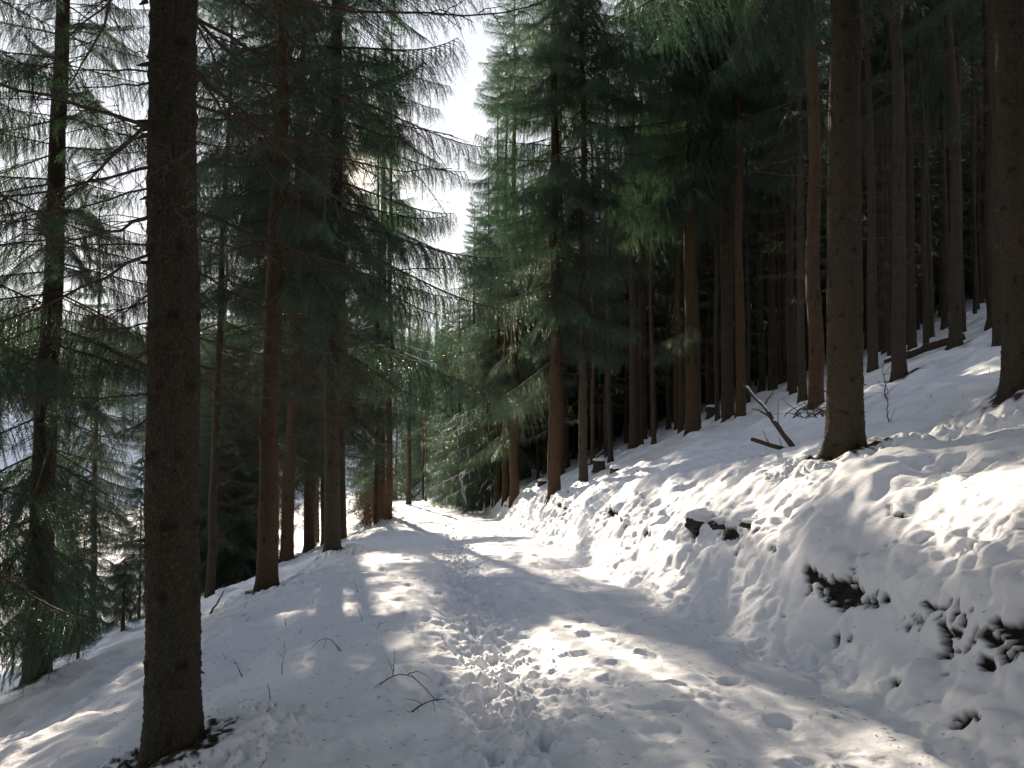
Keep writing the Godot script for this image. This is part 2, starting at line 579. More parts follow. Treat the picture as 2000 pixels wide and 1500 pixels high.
func keep(tr: Transform3D, shafts_only: bool) -> bool:
	for s in [0.8, 1.8, 2.5]:
		var q: Vector3 = tr * Vector3(s, -0.1, 0)
		for f in SHAFTS:
			var off := q - Vector3(f[0], f[1], -f[2])
			var ahead := off.dot(TO_SUN)
			if ahead > f[3] + 1.5 and (off - TO_SUN * ahead).length() < f[3] and rng.randf() < f[4]:
				return false
		if shafts_only:
			continue
		for k in 4:
			var drop := q.y - ground(q.x, -q.z)
			if k == 0 and drop < 1.5:
				break
			q -= TO_SUN * (drop / (TO_SUN.y + 0.05))
		var u := q.x - path_x(-q.z)
		for g in GAPS:
			var a: float = (u - g[0] + 0.145 * (-q.z - g[1])) / g[2]
			var b: float = (-q.z - g[1]) / g[3]
			if a * a + b * b < 1.0 and rng.randf() < g[4]:
				return false
	return true

func free_spot(x: float, d: float, r: float) -> bool:
	for q in placed:
		var dx := q.x - x
		var dd := q.y - d
		if dx * dx + dd * dd < r * r:
			return false
	return true

# ------------------------------------------------------------------ snow
# bare earth showing in the bank: depth, distance across the track, half length, half width
const BARE := [[11.8, 3.72, 0.35, 0.12], [10.5, 3.74, 0.4, 0.10], [9.4, 3.72, 0.3, 0.10], [7.7, 3.5, 0.3, 0.15], [7.3, 3.5, 0.3, 0.18], [6.9, 3.5, 0.3, 0.18], [6.5, 3.48, 0.3, 0.15], [5.9, 3.45, 0.28, 0.2], [5.4, 3.42, 0.28, 0.2], [5.1, 3.42, 0.3, 0.22], [4.8, 3.42, 0.35, 0.22], [4.4, 3.42, 0.3, 0.2],
	[5.5, 3.06, 0.2, 0.09], [4.7, 3.06, 0.28, 0.10], [6.7, 3.3, 0.2, 0.10], [4.2, 3.02, 0.3, 0.12], [9.6, 3.6, 0.25, 0.10], [25.0, 3.76, 1.0, 0.16], [23.5, 3.7, 0.7, 0.12], [42.9, 3.55, 1.5, 0.2], [17.7, 3.75, 0.6, 0.16], [16.3, 3.7, 0.4, 0.12], [8.6, 3.55, 0.3, 0.12], [14.0, 3.6, 0.4, 0.10]]

var snow_p := PackedVector3Array()
var snow_c := PackedColorArray()
var snow_us := PackedFloat32Array()
var snow_ds := PackedFloat32Array()
var on_bare := false
var crumb: ArrayMesh

# the point of the built snow surface nearest to that column and row
func on_snow(x: float, d: float, lift: float) -> Vector3:
	var nu := snow_us.size()
	var i := clampi(snow_us.bsearch(x - path_x(d)), 1, nu - 2)
	var j := clampi(snow_ds.bsearch(d), 1, snow_ds.size() - 2)
	on_bare = snow_c[j * nu + i].r < 0.3
	return snow_p[j * nu + i] + Vector3(0, lift, 0)

func make_ground() -> void:
	var us := PackedFloat32Array()
	var u := -160.0
	while u < 175.0:
		us.append(u)
		var step := 0.022
		if u < -3.2:
			step = minf(0.022 + (-3.2 - u) * 0.028, 6.0)
		elif u > 5.6:
			step = minf(0.022 + (u - 5.6) * 0.022, 6.0)
		elif u > 2.85 and u < 4.15:
			step = 0.014
		u += step
	var ds := PackedFloat32Array()
	var d := -30.0
	while d < 230.0:
		ds.append(d)
		if d < 2.6:
			d += clampf((2.6 - d) * 0.12, 0.03, 1.5)
		else:
			d += clampf(0.0046 * d, 0.018, 2.0) if d < 40.0 else 0.012 * d
	var nu := us.size()
	var nv := ds.size()
	var broad := FastNoiseLite.new()
	broad.seed = 4
	broad.frequency = 0.32
	broad.fractal_octaves = 2
	var mid := FastNoiseLite.new()
	mid.seed = 9
	mid.frequency = 1.5
	mid.fractal_octaves = 3
	var fine := FastNoiseLite.new()
	fine.seed = 21
	fine.frequency = 7.0
	fine.fractal_octaves = 3
	var h := PackedFloat32Array()
	h.resize(nu * nv)
	var trodden := PackedFloat32Array()
	trodden.resize(nu)
	for j in nv:
		d = ds[j]
		var px := path_x(d)
		var w := 0.22 + 0.10 * broad.get_noise_1d(d * 2.0)
		for i in nu:
			u = us[i]
			var x := px + u
			var y := across(u, d)
			if u > -30.0 and u < 60.0 and d > -5.0 and d < 80.0:
				var wild := smoothstep(2.6, 4.2, u) + smoothstep(-1.5, -3.0, u) * 0.7
				y += broad.get_noise_2d(x, d * 0.8) * (0.06 + 0.22 * wild)
				y += mid.get_noise_2d(x * 0.8, d * 0.75) * (0.055 + 0.075 * wild)
				var tr := exp(-pow((u - w) / 0.52, 2.0))
				if tr > 0.02 and d < 45.0:
					y += tr * (-0.09 + 0.05 * fine.get_noise_2d(x, d) + 0.022 * fine.get_noise_2d(x * 2.5, d * 2.5) + 0.08 * mid.get_noise_2d(x * 2.2, d * 2.2))
			h[j * nu + i] = y
	# footprints and old melted hollows
	rng.seed = 314
	var prints := []
	var dd := 2.2
	var left := 1.0
	while dd < 44.0:
		left = -left
		var w := 0.22 + 0.10 * broad.get_noise_1d(dd * 2.0)
		prints.append([dd, w + left * 0.13 + rng.randf_range(-0.08, 0.08), rng.randf_range(0.13, 0.18), rng.randf_range(0.06, 0.09), rng.randf_range(0.06, 0.12), 0.22])
		for k in 2:
			if rng.randf() < 0.75:
				prints.append([dd + rng.randf_range(-0.2, 0.2), w + rng.randfn(0.0, 0.30), rng.randf_range(0.10, 0.16), rng.randf_range(0.05, 0.08), rng.randf_range(0.03, 0.08), 0.2])
		dd += 0.31
	for line in [[1.25, 0.62], [1.95, 0.75], [-0.75, 0.8]]:
		dd = 3.0
		while dd < 40.0:
			left = -left
			var uu: float = line[0] + left * 0.16 + rng.randf_range(-0.12, 0.12)
			prints.append([dd, uu, rng.randf_range(0.14, 0.22), rng.randf_range(0.10, 0.16), rng.randf_range(0.02, 0.06) * (0.5 if uu < 0.0 else 1.0), 0.12])
			dd += line[1] * rng.randf_range(0.8, 1.25)
	for i in 340:
		var dq := 2.5 + 34.0 * pow(rng.randf(), 1.4)
		prints.append([dq, rng.randf_range(-1.7, 2.9), rng.randf_range(0.05, 0.3), rng.randf_range(0.05, 0.20), rng.randf_range(0.008, 0.035), 0.12])
	for i in 320:
		prints.append([3.5 + 24.0 * pow(rng.randf(), 1.3), rng.randf_range(3.6, 12.0), rng.randf_range(0.05, 0.2), rng.randf_range(0.05, 0.25), rng.randf_range(0.02, 0.10), 0.2])
	for i in 110:
		prints.append([3.5 + 18.0 * rng.randf(), rng.randf_range(-7.0, -1.4), rng.randf_range(0.04, 0.14), rng.randf_range(0.04, 0.12), rng.randf_range(0.01, 0.05), 0.1])
	for t in placed:       # the snow lies in a low mound with a hollow round each trunk
		prints.append([t.y, t.x - path_x(t.y), 0.35 + t.z, 0.35 + t.z, -0.11, 0.0])
		prints.append([t.y, t.x - path_x(t.y), 0.12 + t.z * 0.6, 0.12 + t.z * 0.6, 0.07, 0.0])
	for q in prints:
		var rd: float = q[2] * 2.0
		var ru: float = q[3] * 2.0
		var j0 := ds.bsearch(q[0] - rd)
		var j1 := ds.bsearch(q[0] + rd)
		var i0 := us.bsearch(q[1] - ru)
		var i1 := us.bsearch(q[1] + ru)
		for j in range(j0, j1):
			var ed: float = (ds[j] - q[0]) / q[2]
			for i in range(i0, i1):
				var eu: float = (us[i] - q[1]) / q[3]
				var e := ed * ed + eu * eu
				e *= 1.0 + 0.9 * mid.get_noise_2d(us[i] * 4.0 + q[0] * 7.0, ds[j] * 4.0)
				if e < 4.0:
					var dip := 1.0 - smoothstep(0.35, 1.25, e)
					var rim := exp(-pow((sqrt(e) - 1.25) / 0.25, 2.0))
					h[j * nu + i] += q[4] * (-dip + q[5] * rim)
	var p := PackedVector3Array()
	p.resize(nu * nv)
	for j in nv:
		var px := path_x(ds[j])
		for i in nu:
			p[j * nu + i] = Vector3(px + us[i], h[j * nu + i], -ds[j])
	# lumps on the cut bank, pushed out along its face so that they overhang
	var cell := FastNoiseLite.new()
	cell.seed = 61
	cell.frequency = 1.0
	cell.noise_type = FastNoiseLite.TYPE_CELLULAR
	cell.fractal_type = FastNoiseLite.FRACTAL_NONE
	cell.cellular_return_type = FastNoiseLite.RETURN_DISTANCE
	var nn := grid_normals(p, nu, nv, false, true)
	var cols := PackedColorArray()
	cols.resize(nu * nv)
	for j in nv:
		d = ds[j]
		var near: Array = []
		for s in BARE:
			if absf(d - s[0]) < s[2] * 2.2:
				near.append(s)
		for i in nu:
			var k := j * nu + i
			var c := Color(0.84, 0.85, 0.87)
			u = us[i]
			if u > 2.5 and u < 5.2 and d > 2.0 and d < 60.0:
				var q := p[k]
				var face := smoothstep(2.6, 3.15, u) * (1.0 - smoothstep(3.75, 4.7, u))
				var wx := 0.35 * mid.get_noise_3d(q.x, q.y, q.z)
				var wz := 0.35 * mid.get_noise_3d(q.x + 30.0, q.y, q.z)
				var c1 := clampf(cell.get_noise_3d((q.x + wx) * 1.9, q.y * 2.6, (q.z + wz) * 1.9) + 1.0, 0.0, 1.0)
				var c2 := clampf(cell.get_noise_3d((q.x + wx * 0.5) * 5.0 + 9.0, q.y * 6.0, (q.z + wz * 0.5) * 5.0) + 1.0, 0.0, 1.0)
				var f3 := fine.get_noise_3d(q.x * 1.6, q.y * 1.6, q.z * 1.6)
				var b1 := 1.0 - c1 * c1
				var b2 := 1.0 - c2 * c2
				var patchy := 0.55 + 0.9 * mid.get_noise_3d(q.x * 0.4 + 11.0, q.y * 0.4, q.z * 0.4)
				var c3 := clampf(cell.get_noise_3d(q.x * 11.0, q.y * 12.0, q.z * 11.0) + 1.0, 0.0, 1.0)
				var rugged := clampf(0.85 + 1.1 * mid.get_noise_3d(q.x * 0.22 + 50.0, q.y * 0.3, q.z * 0.22), 0.22, 1.15)
				var off := face * rugged * (0.20 * (b1 - 0.7) + 0.11 * (b2 - 0.7) * clampf(patchy, 0.1, 1.2) + 0.036 * (0.5 - c3 * c3) * clampf(patchy * 1.3 - 0.2, 0.0, 1.2) + 0.008 * f3)
				if near.size() > 0:
					var w := 0.0
					var lip := 0.0
					for s in near:
						var e0: float = (d - s[0]) / s[2]
						var e1: float = (u - s[1] - 0.06) / (s[3] * 0.5)
						var e2: float = (u - s[1] - 0.06 - s[3] * 0.75) / 0.10
						lip = maxf(lip, exp(-e0 * e0 * 0.6 - e2 * e2))
						w = maxf(w, exp(-e0 * e0 - e1 * e1))
					var need := 1.1 * b1 + 0.7 * b2 - 0.50 + 0.45 * f3 + 0.35 * (0.5 - c3)
					var hole := smoothstep(-0.02, 0.12, w - need)
					off += lip * 0.07 - hole * 0.05
					var dirt := smoothstep(0.0, 0.03, w - need)
					if dirt > 0.0:
						var tone := 0.8 + 0.9 * f3
						c = c.lerp(Color(0.032 * tone, 0.027 * tone, 0.018 * tone), dirt)
				p[k] = q + nn[k] * off
			cols[k] = c
	# needles, bark and roots laid bare in the hollow round the near trunks
	for t in placed:
		if t.y < 2.0 or t.y > 22.0 or t.z < 0.3:
			continue
		var tu: float = t.x - path_x(t.y)
		var reach: float = t.z * 0.5 + 0.34
		for j in range(ds.bsearch(t.y - reach), ds.bsearch(t.y + reach)):
			for i in range(us.bsearch(tu - reach), us.bsearch(tu + reach)):
				var k := j * nu + i
				var e := Vector2(us[i] - tu, (ds[j] - t.y) * 0.9 + 0.10).length() - t.z * 0.62
				var f3 := fine.get_noise_3d(p[k].x * 1.3, p[k].y * 1.3, p[k].z * 1.3)
				var w := smoothstep(0.0, 0.05, 0.16 + 0.30 * f3 - e)
				if w > 0.0:
					var tone := 0.8 + 0.7 * fine.get_noise_2d(p[k].x * 4.0, p[k].z * 4.0)
					cols[k] = cols[k].lerp(Color(0.040 * tone, 0.030 * tone, 0.020 * tone), w)
	snow_p = p
	snow_c = cols
	snow_us = us
	snow_ds = ds
	crumb = blob(7, 1.0, 1.0, 1.0, 0.6, 7, 5)
	crumb.surface_set_material(0, M.cap)
	var g := part("snow_ground", grid_mesh(p, nu, nv, false, cols, true), M.snow, self)
	g.set_meta("kind", "structure")

# ------------------------------------------------------------------ everything
func _ready() -> void:
	# camera
	var cam := Camera3D.new()
	cam.name = "camera"
	add_child(cam)
	cam.position = Vector3(0, 1.6, 0)
	cam.rotation_degrees.x = 1.78
	cam.fov = 54.9
	cam.near = 0.1
	cam.far = 1500.0
	cam.current = true
	# sky and exposure
	var sky_mat := ProceduralSkyMaterial.new()
	sky_mat.sky_top_color = Color(0.38, 0.50, 0.70)
	sky_mat.sky_horizon_color = Color(1.0, 1.0, 1.0)
	sky_mat.sky_curve = 1.0
	sky_mat.ground_horizon_color = Color(0.75, 0.78, 0.82)
	sky_mat.ground_bottom_color = Color(0.5, 0.52, 0.55)
	sky_mat.sun_angle_max = 22.0
	sky_mat.sun_curve = 0.12
	var sky := Sky.new()
	sky.sky_material = sky_mat
	var env := Environment.new()
	env.background_mode = Environment.BG_SKY
	env.sky = sky
	env.background_energy_multiplier = 0.56
	env.tonemap_mode = Environment.TONE_MAPPER_LINEAR
	env.tonemap_exposure = 2.35
	env.sdfgi_enabled = true
	env.ssao_enabled = true
	env.ssil_enabled = true
	var world := WorldEnvironment.new()
	world.name = "world"
	world.environment = env
	add_child(world)
	# the low sun beyond the left-hand trees
	var sun := DirectionalLight3D.new()
	sun.name = "sun"
	add_child(sun)
	sun.look_at_from_position(TO_SUN * 100.0, Vector3.ZERO)
	sun.light_color = Color(1.0, 0.93, 0.84)
	sun.light_energy = 1.6
	sun.light_angular_distance = 0.5
	sun.shadow_enabled = true
	sun.directional_shadow_max_distance = 200.0

	make_materials()
	M.stub = stub_mesh(3)
	for i in 5:
		green.append(green_branch(100 + i, 1.5, false, [0.75, 1.1, 0.6, 0.9, 0.7][i], 0.028))
	for i in 4:
		green_far.append(green_branch(200 + i, 2.8, i == 3, [0.7, 1.0, 0.6, 0.8][i], 0.026))
	for i in 5:
		dead.append(dead_branch(300 + i, [16, 26, 22, 30, 24][i], i > 0, [0.35, 0.5, 0.7, 0.45, 0.6][i], [0.0, 0.0, 0.05, 0.0, 0.3][i]))
	make_trees()
	make_ground()
	make_far()
	make_small_things()

func make_trees() -> void:
	# left of the track
	spruce(-2.25, 5.0, {"dia": 0.35, "lean": Vector2(0.028, 0), "tall": 24.0, "low": 7.5, "high": 8.0, "reach": 4.5, "per": 5, "dead": 13.0, "dead_from": 2.4, "dead_to": 8.0, "dead_len": 2.2, "parts": true, "fine": true, "stubs": 60, "bark": "bark_grey", "label": "thick dark spruce nearest the camera, rising from the snow at left", "lit": Vector2(-1, -0.3)})
	spruce(-8.83, 13.9, {"dia": 0.46, "low": 1.6, "high": 2.6, "per": 5, "gap": 0.6, "reach": 3.5, "dead": 9.0, "dead_to": 7.0, "dead_len": 2.0, "parts": true, "stubs": 30, "lean": Vector2(-0.025, 0), "label": "leaning spruce at the far left edge with low drooping green boughs", "lit": Vector2(-1, 0)})
	spruce(-8.08, 19.9, {"dia": 0.25, "tall": 19.0, "low": 6.5, "high": 8.0, "per": 5, "gap": 0.36, "dead": 9.0, "dead_to": 9.0, "dead_len": 1.5, "parts": true, "stubs": 20, "lean": Vector2(-0.03, 0), "label": "thin spruce just right of the thick dark trunk", "lit": Vector2(-1, -0.4)})
	spruce(-5.24, 15.9, {"dia": 0.45, "low": 6.5, "high": 8.5, "reach": 3.0, "per": 5, "gap": 0.55, "dead": 15.0, "dead_from": 2.2, "dead_to": 9.0, "dead_len": 2.1, "parts": true, "stubs": 40, "bark": "bark_red", "lean": Vector2(-0.016, 0), "label": "thick reddish spruce with whorls of dead branches, front one of a close pair", "lit": Vector2(0.6, -0.6)})
	spruce(-8.24, 27.2, {"dia": 0.48, "tall": 28.0, "low": 4.5, "high": 6.5, "reach": 3.0, "per": 5, "gap": 0.5, "dead": 9.0, "dead_to": 8.0, "dead_len": 1.9, "parts": true, "stubs": 20, "bark": "bark_red", "lean": Vector2(-0.02, 0), "label": "reddish spruce close behind the thick reddish one, flared at its foot", "lit": Vector2(0.3, -0.8)})
	spruce(-9.81, 35.9, {"dia": 0.5, "tall": 28.0, "low": 4.5, "high": 6.5, "reach": 3.0, "per": 5, "gap": 0.5, "dead": 9.0, "dead_to": 8.0, "dead_len": 2.0, "stubs": 20, "bark": "bark_red", "label": "brown spruce standing back between the close pair and the dark track-side spruce", "lit": Vector2(0.5, -0.8)})
	spruce(-4.81, 19.9, {"dia": 0.44, "tall": 32.0, "low": 4.4, "high": 7.5, "reach": 4.9, "taper": 0.4, "per": 6, "gap": 0.62, "dead": 10.0, "dead_from": 2.4, "dead_to": 8.0, "dead_len": 2.2, "parts": true, "stubs": 30, "label": "dark spruce at the left shoulder of the track, boughs hanging over the track", "lit": Vector2(1, -0.2)})
	spruce(-8.46, 36.3, {"dia": 0.42, "tall": 28.0, "low": 5.0, "high": 6.0, "reach": 4.4, "per": 6, "gap": 0.40, "dead": 7.0, "dead_to": 6.5, "dead_len": 2.0, "stubs": 10, "bark": "bark_red", "label": "orange lit spruce peeping out right behind the dark track-side spruce", "lit": Vector2(1, -0.3)})
	# right of the track, named ones
	var right := [
		[-0.37, 44.6, 0.43, "bark_red", "left one of the two orange trunks standing together at the track bend", 3.6, true],
		[0.14, 39.7, 0.52, "bark_red", "right one of the two orange trunks standing together at the track bend", 3.4, true],
		[1.57, 27.6, 0.50, "bark_red", "thick brown spruce on the bank lip where the track bends", 4.2, true],
		[2.65, 39.5, 0.38, "bark_red", "slimmer trunk half hidden behind the thick brown spruce on the bank lip", 5.5, true],
		[2.58, 26.7, 0.33, "bark", "straight mid-brown trunk beside the small stump on the right bank", 8.6, true],
		[5.04, 38.9, 0.32, "bark_grey", "slender grey trunk with a fallen pole leaning at its foot", 8.0, false],
		[5.94, 36.0, 0.55, "bark", "stout dark trunk, left one of a row of four on the slope", 8.8, true],
		[7.15, 40.3, 0.42, "bark_grey", "grey trunk close right of the stout dark trunk on the slope", 8.0, false],
		[7.99, 42.1, 0.32, "bark_grey", "thin grey trunk, third of the row of four on the slope", 8.5, false],
		[10.4, 47.2, 0.39, "bark_grey", "thin trunk left of the stout flared trunk, the greyer of two", 9.0, false],
		[8.04, 35.2, 0.27, "bark", "thin brown trunk touching the left side of the stout flared trunk", 8.0, false],
		[6.86, 28.1, 0.60, "bark_red", "stout reddish trunk with flared foot below the bright green hanging sprig", 8.4, true],
		[12.22, 45.6, 0.46, "bark_grey", "grey trunk behind a small stump right of the stout flared trunk", 9.0, false],
		[9.32, 33.5, 0.21, "bark", "pole-thin trunk between the grey trunk and the pair of brown trunks", 8.5, false],
		[8.65, 29.5, 0.41, "bark", "left one of a pair of brown trunks standing side by side on the slope", 10.0, true],
		[8.28, 26.8, 0.37, "bark_red", "right one of a pair of brown trunks standing side by side on the slope", 10.0, true],
		[13.07, 38.7, 0.40, "bark_grey", "slim trunk above the forked fallen branch, left of two", 9.0, false],
		[12.99, 36.8, 0.48, "bark", "thicker trunk above the forked fallen branch, right of two", 9.0, false],
		[15.9, 43.1, 0.34, "bark", "far slim trunk seen between the trunks behind the fallen branch", 9.0, false],
		[10.84, 28.5, 0.30, "bark_grey", "slim grey trunk left of the trunk with a snapped side branch", 8.0, false],
		[9.41, 23.9, 0.27, "bark", "slim trunk close left of the tall trunk hiding behind the big spruce", 8.0, false],
		[7.74, 18.8, 0.38, "bark_red", "tall trunk just left of and behind the big right-hand spruce", 10.5, true],
		[18.03, 37.0, 0.23, "bark", "thin distant trunk just right of the big right-hand spruce", 9.0, false],
		[15.39, 30.5, 0.21, "bark", "thin trunk, left one of two poles beside the fallen log", 9.0, false],
		[13.46, 26.3, 0.17, "bark_grey", "thin trunk at the lower end of the fallen log", 9.0, false],
		[9.45, 18.0, 0.33, "bark", "sturdy trunk standing in front of the fallen log", 11.0, true],
		[14.32, 26.8, 0.19, "bark", "thin pole close behind the sturdy trunk at the fallen log", 9.0, false],
		[14.11, 26.0, 0.29, "bark", "trunk right behind the fallen log, midway along it", 9.0, false],
		[18.39, 32.6, 0.32, "bark", "left one of two dark trunks above the middle of the fallen log", 9.0, false],
		[18.57, 31.6, 0.31, "bark_grey", "right one of two dark trunks above the middle of the fallen log", 9.0, false],
		[12.98, 21.6, 0.33, "bark", "brown trunk at the upper end of the fallen log", 8.5, false],
		[15.73, 25.8, 0.29, "bark", "trunk leaning close behind the one at the log's upper end", 8.5, false],
		[21.13, 33.6, 0.15, "bark_grey", "thin far trunk beside the bright gap high on the slope", 9.0, false],
		[10.57, 16.0, 0.24, "bark_grey", "plain grey trunk close left of the trunk cut by the right frame edge", 8.5, false],
		[-1.72, 61.9, 0.5, "bark_red", "far trunk in shade just left of the two orange trunks", 3.0, false],
		[-3.49, 67.1, 0.46, "bark", "farthest small trunk under green boughs on the right of the bend", 2.4, false],
		[2.12, 61.3, 0.38, "bark", "far slim trunk seen between the orange pair and the bank lip spruce, right one", 7.0, false],
		[1.53, 63.3, 0.5, "bark_grey", "far grey trunk seen between the orange pair and the bank lip spruce, left one", 7.0, false],
		[-9.9, 71.1, 0.5, "bark", "far trunk on the left of the track where it vanishes", 2.0, false],
		[5.49, 66.0, 0.37, "bark", "far slim trunk left of the slender grey one with the leaning pole", 9.0, false],
		[7.47, 67.4, 0.37, "bark", "far slim trunk behind the mid-brown trunk at the small stump", 9.0, false]]
	for q in right:
		var edge: bool = q[6]
		spruce(q[0], q[1], {"dia": q[2], "tall": 29.0 if edge else 24.0, "bark": q[3], "label": q[4], "low": q[5], "high": q[5] + 2.5, "reach": 4.0 if edge else 2.6, "taper": 0.5 if q[1] > 38.0 else 0.75, "dead": 6.0 if edge else 4.5, "dead_from": 2.6, "dead_to": q[5] + 2.5, "dead_len": 1.6 if edge else 1.2, "parts": q[1] < 30.0, "stubs": 26, "lit": Vector2(-0.8, -0.5), "far": q[1] > 45.0 and not edge, "per": 5 if edge else 4, "gap": 0.46 if edge else 0.55})
	for t in get_children():
		if t.has_meta("label") and str(t.get_meta("label")).begins_with("stout reddish trunk"):
			for q in [[3.9, -2.55, 1.5], [4.15, -3.3, 1.3], [4.4, -1.9, 1.2]]:
				var sprig := part("low_green_bough", green[int(q[0] * 10.0) % 4], null, t)
				sprig.set_meta("label", "bright green hanging sprig")
				sprig.transform = Transform3D(Basis.from_euler(Vector3(0.2, q[1], -0.35), EULER_ORDER_YXZ).scaled_local(Vector3(q[2], q[2], q[2]) * 0.6), Vector3(-0.1, q[0], 0.3))
	spruce(4.76, 10.6, {"dia": 0.50, "tall": 25.0, "low": 8.5, "high": 9.0, "reach": 4.6, "per": 5, "dead": 5.0, "dead_from": 2.6, "dead_to": 9.0, "dead_len": 1.3, "parts": true, "fine": true, "stubs": 60, "bark": "bark", "label": "big straight spruce standing alone on the right-hand bank", "lit": Vector2(-1, 0)})
	var big := get_child(get_child_count() - 1)
	for q in [[4.05, PI, 0.20, 0.62], [4.15, -0.25, 0.40, 0.30], [5.05, PI + 0.2, 0.15, 0.34], [2.75, PI - 0.2, 0.25, 0.16], [3.2, 0.3, 0.2, 0.42]]:
		var br := part("branch", dead[int(q[0] * 10.0) % 4], null, big)
		br.transform = Transform3D(Basis.from_euler(Vector3(0.2, q[1], q[2]), EULER_ORDER_YXZ).scaled_local(Vector3(q[3], 0.6, 0.6)), Vector3(-0.15 if absf(q[1]) > 1.6 else 0.15, q[0], 0.05))
	spruce(6.40, 9.3, {"dia": 0.43, "tall": 24.0, "low": 8.0, "high": 8.5, "reach": 4.6, "per": 5, "dead": 4.0, "dead_from": 3.0, "dead_to": 9.0, "dead_len": 0.9, "parts": true, "fine": true, "stubs": 40, "bark": "bark", "label": "spruce cut by the right frame edge, its left rim sunlit", "lit": Vector2(-1, 0)})
	for q in [[-0.9, 48.5, 30.0, 4.2, 3.0, "right"], [-1.7, 52.5, 27.0, 4.2, 1.4, "right"], [0.9, 55.0, 28.0, 3.8, 2.5, "right"], [-3.0, 58.0, 25.0, 4.2, 1.0, "right"], [-4.6, 64.5, 22.0, 4.0, 0.8, "right"], [-6.3, 76.0, 19.0, 3.8, 0.6, "right"],
		[-7.9, 47.5, 34.0, 4.7, 7.0, "tall"], [-9.3, 53.0, 35.0, 4.8, 7.0, "tall"], [-10.2, 57.5, 35.0, 4.8, 8.0, "tall"],
		[-9.3, 52.0, 9.0, 2.4, 0.5, "left"], [-10.6, 58.0, 12.0, 2.8, 0.5, "left"], [-12.6, 64.0, 14.0, 3.0, 0.4, "left"], [-8.0, 88.0, 21.0, 4.0, 0.4, "end"], [-11.0, 92.0, 22.0, 4.0, 0.4, "end"], [-15.0, 96.0, 22.0, 4.0, 0.4, "end"]]:
		var words := {"tall": "very tall spruce at the left track edge before the bend", "right": "bushy sunlit green spruce right of the bend", "left": "bushy green spruce left of the bend", "end": "tall bushy spruce closing the view down the track"}
		spruce(q[0], q[1], {"dia": 0.011 * q[2] + 0.08, "tall": q[2], "low": q[4], "high": q[4] + 0.4, "reach": q[3], "per": 5, "gap": 0.52, "whole": q[5] == "right", "dead": 1.0, "dead_from": 0.3, "dead_to": 1.5, "far": true, "bark": "bark_red", "lit": Vector2(-1, -0.2), "label": words[q[5]] + ", " + nth(words[q[5]]), "group": "bushy spruces round the bend"})
	for q in [[-11.4, 17.5, 4.0], [-9.6, 18.4, 2.2], [-12.2, 20.0, 4.5], [-13.5, 22.0, 5.5], [-11.6, 24.6, 4.5], [-14.4, 25.0, 6.0], [-10.6, 28.0, 10.5], [-14.5, 29.0, 6.5], [-12.6, 31.5, 6.0], [-12.9, 33.0, 12.0]]:
		spruce(q[0], q[1], {"called": "young_spruce", "dia": 0.10, "tall": q[2], "low": 0.25, "high": 0.4, "reach": q[2] * 0.3, "per": 6, "gap": 0.22, "dead": 0.0, "lit": Vector2(0, -1), "bark": "bark", "label": "young spruce on the slope below the left-hand trunks, " + nth("below"), "group": "young spruces below the left-hand trunks"})
	for q in [[4.6, 3.0], [-3.6, 0.6], [4.3, -2.5], [-3.2, -4.0], [6.9, 5.6], [5.4, -6.5]]:
		spruce(q[0], q[1], {"dia": 0.42, "tall": 24.0, "low": 6.5, "high": 7.0, "reach": 4.8, "per": 5, "gap": 0.5, "dead": 1.0, "far": true, "label": "tall spruce beside the viewer, its crown roofing the near end of the track", "group": "trees beside the viewer"})
	for q in [[-0.2, 46.5, 4.0, "r"], [-1.3, 49.0, 6.0, "r"], [-2.2, 53.5, 7.0, "r"], [-3.6, 60.0, 8.0, "r"], [-5.2, 68.0, 9.0, "r"], [-7.9, 45.0, 3.5, "l"], [-8.4, 50.0, 5.0, "l"], [-9.8, 56.0, 7.0, "l"], [-11.5, 62.0, 8.0, "l"], [-7.5, 80.0, 11.0, "e"], [-9.5, 82.0, 12.0, "e"], [-12.0, 85.0, 13.0, "e"], [-14.5, 88.0, 14.0, "e"]]:
		var words := {"r": "low young spruce green to the snow, right of the bend", "l": "low young spruce among the withered beeches", "e": "middle-sized green spruce across the end of the track"}
		spruce(q[0], q[1], {"called": "young_spruce", "dia": 0.05 + 0.012 * q[2], "tall": q[2], "low": 0.2, "high": 0.3, "reach": 0.9 + q[2] * 0.2, "per": 5, "gap": 0.36, "dead": 0.0, "lit": Vector2(0, -1), "label": words[q[3]] + ", " + nth(words[q[3]]), "group": "young spruces at the bend"})
	spruce(-9.6, 11.0, {"dia": 0.40, "tall": 23.0, "low": 2.6, "high": 3.6, "reach": 4.0, "per": 4, "gap": 0.75, "dead": 6.0, "dead_to": 4.0, "label": "spruce outside the left frame edge whose dark low boughs reach into view"})
	# the stand behind, on both sides
	rng.seed = 2024
	var spots := []
	var tries := 0
